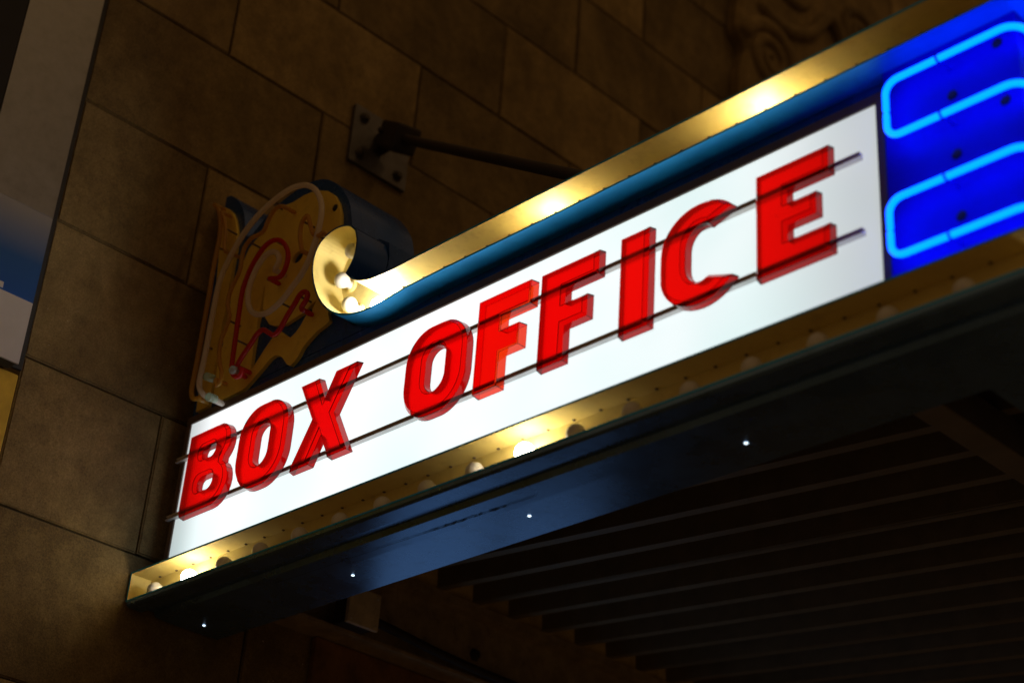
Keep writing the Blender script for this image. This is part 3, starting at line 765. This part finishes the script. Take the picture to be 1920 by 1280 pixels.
# ------------------------------------------------------------------ display case and gold-toned wall panel at the left
dc = thing('display_case', 'brushed metal display case with blue and white lower band at the left edge', 'display case')
box('case_side', (0.008, -1.40, 3.3355), (0.044, -0.464, 5.6), DARK, dc, 0.003)
box('metal_band', (0.0445, -0.650, 3.725), (0.050, -0.461, 5.6), BRUSH, dc, 0.001)
def fade_mat():
    m, nt, b, o = mat('printed_blue_fade')
    tc = N(nt, 'ShaderNodeTexCoord'); sp = N(nt, 'ShaderNodeSeparateXYZ'); nt.links.new(tc.outputs['Object'], sp.inputs[0])
    mr = N(nt, 'ShaderNodeMapRange'); mr.inputs['From Min'].default_value = 3.50; mr.inputs['From Max'].default_value = 3.725
    nt.links.new(sp.outputs['Z'], mr.inputs['Value'])
    r = ramp(nt, mr.outputs['Result'], [(0.0, (0.004, 0.07, 0.32)), (0.4, (0.01, 0.08, 0.28)), (1.0, (0.26, 0.255, 0.26))])
    nt.links.new(r.outputs['Color'], b.inputs['Base Color']); b.inputs['Roughness'].default_value = 0.42; b.inputs['Metallic'].default_value = 0.3
    return m
pf = box('printed_band', (0.0445, -1.38, 3.4935), (0.050, -0.461, 3.7245), fade_mat(), dc, 0.001)
box('white_band', (0.0445, -1.38, 3.3355), (0.050, -0.461, 3.493), CASEW, dc, 0.001)
box('printed_mark', (0.0503, -0.575, 3.497), (0.0508, -0.541, 3.512), CASEW, dc)
box('glass', (0.0445, -1.38, 3.7255), (0.048, -0.6515, 5.6), CASEGLASS, dc)
box('edge_strip', (0.0, -0.464, 3.345), (0.010, -0.431, 5.6), DARK, dc, 0.002)  # dark strip along the right edge of the case
bt = thing('golden_lit_panel', 'wall panel below the display case with golden light painted in', 'panel')
for i in range(6):
    y1 = -0.433 - i * 0.19
    box('panel_strip', (-0.02, y1 - 0.188, 0.2), (0.004, y1, 3.334), GOLDLIT, bt, 0.003)

# ------------------------------------------------------------------ carved stone cartouche high on the wall
cv = thing('carved_cartouche', 'carved stone scroll ornament high on the wall behind the marquee', 'carving')
out = catmull([(2.13, 5.55, 0), (2.13, 5.75, 0), (2.16, 5.88, 0), (2.105, 5.95, 0), (2.13, 6.15, 0), (2.2, 6.5, 0), (2.5, 6.75, 0), (2.9, 6.75, 0), (3.25, 6.5, 0), (3.28, 6.1, 0), (3.22, 5.9, 0), (3.27, 5.75, 0), (3.27, 5.55, 0)], 5)
ol = [(p.x, p.y) for p in out]
n = len(ol)
tri = tess([ol])
ins = offset(ccw(ol), -0.02)
if area2(ol) < 0: ins = ins[::-1]
mesh('slab', [(0.002, p[0], p[1]) for p in ol] + [(0.045, p[0], p[1]) for p in ol] + [(0.065, p[0], p[1]) for p in ins],
     [(i, (i + 1) % n, n + (i + 1) % n, n + i) for i in range(n)] + [(n + i, n + (i + 1) % n, 2 * n + (i + 1) % n, 2 * n + i) for i in range(n)] + [tuple(2 * n + i for i in t) for t in tri], STONE, cv)
def volute(cy, cz, r0, turns, sgn, a0, rt=0.02):
    pts = []
    for i in range(int(turns * 20) + 1):
        a = a0 + sgn * i / 20 * 2 * math.pi; r = r0 * (1 - i / (turns * 20) * 0.88)
        pts.append((0.060, cy + r * math.cos(a), cz + r * math.sin(a)))
    tube('volute', pts, rt, STONE, cv, 10, rfun=lambda i: rt * (1 - 0.5 * i / len(pts)))
volute(2.31, 5.89, 0.17, 2.2, -1, math.pi * 0.9, 0.036)
volute(3.05, 5.86, 0.14, 2.0, 1, 0, 0.026)
volute(2.45, 6.42, 0.16, 2.0, 1, math.pi, 0.03)
volute(2.95, 6.42, 0.16, 2.0, -1, 0, 0.03)
tube('moulding', catmull([(0.062, 2.24, 6.12), (0.07, 2.40, 6.10), (0.078, 2.56, 6.18), (0.08, 2.70, 6.34), (0.078, 2.84, 6.18), (0.07, 3.0, 6.10), (0.062, 3.16, 6.12)], 8), 0.03, STONE, cv, 10)
for k in range(5):
    a = math.radians(-60 + 30 * k)
    tube('leaf', catmull([(0.06, 2.70, 5.62), (0.085, 2.70 + 0.16 * math.sin(a), 5.62 + 0.17 * math.cos(a)), (0.07, 2.70 + 0.27 * math.sin(a), 5.62 + 0.36 * math.cos(a))], 8), 0.03, STONE, cv, 10, rfun=lambda i: 0.012 + 0.03 * math.sin(math.pi * min(1, i / 16)))
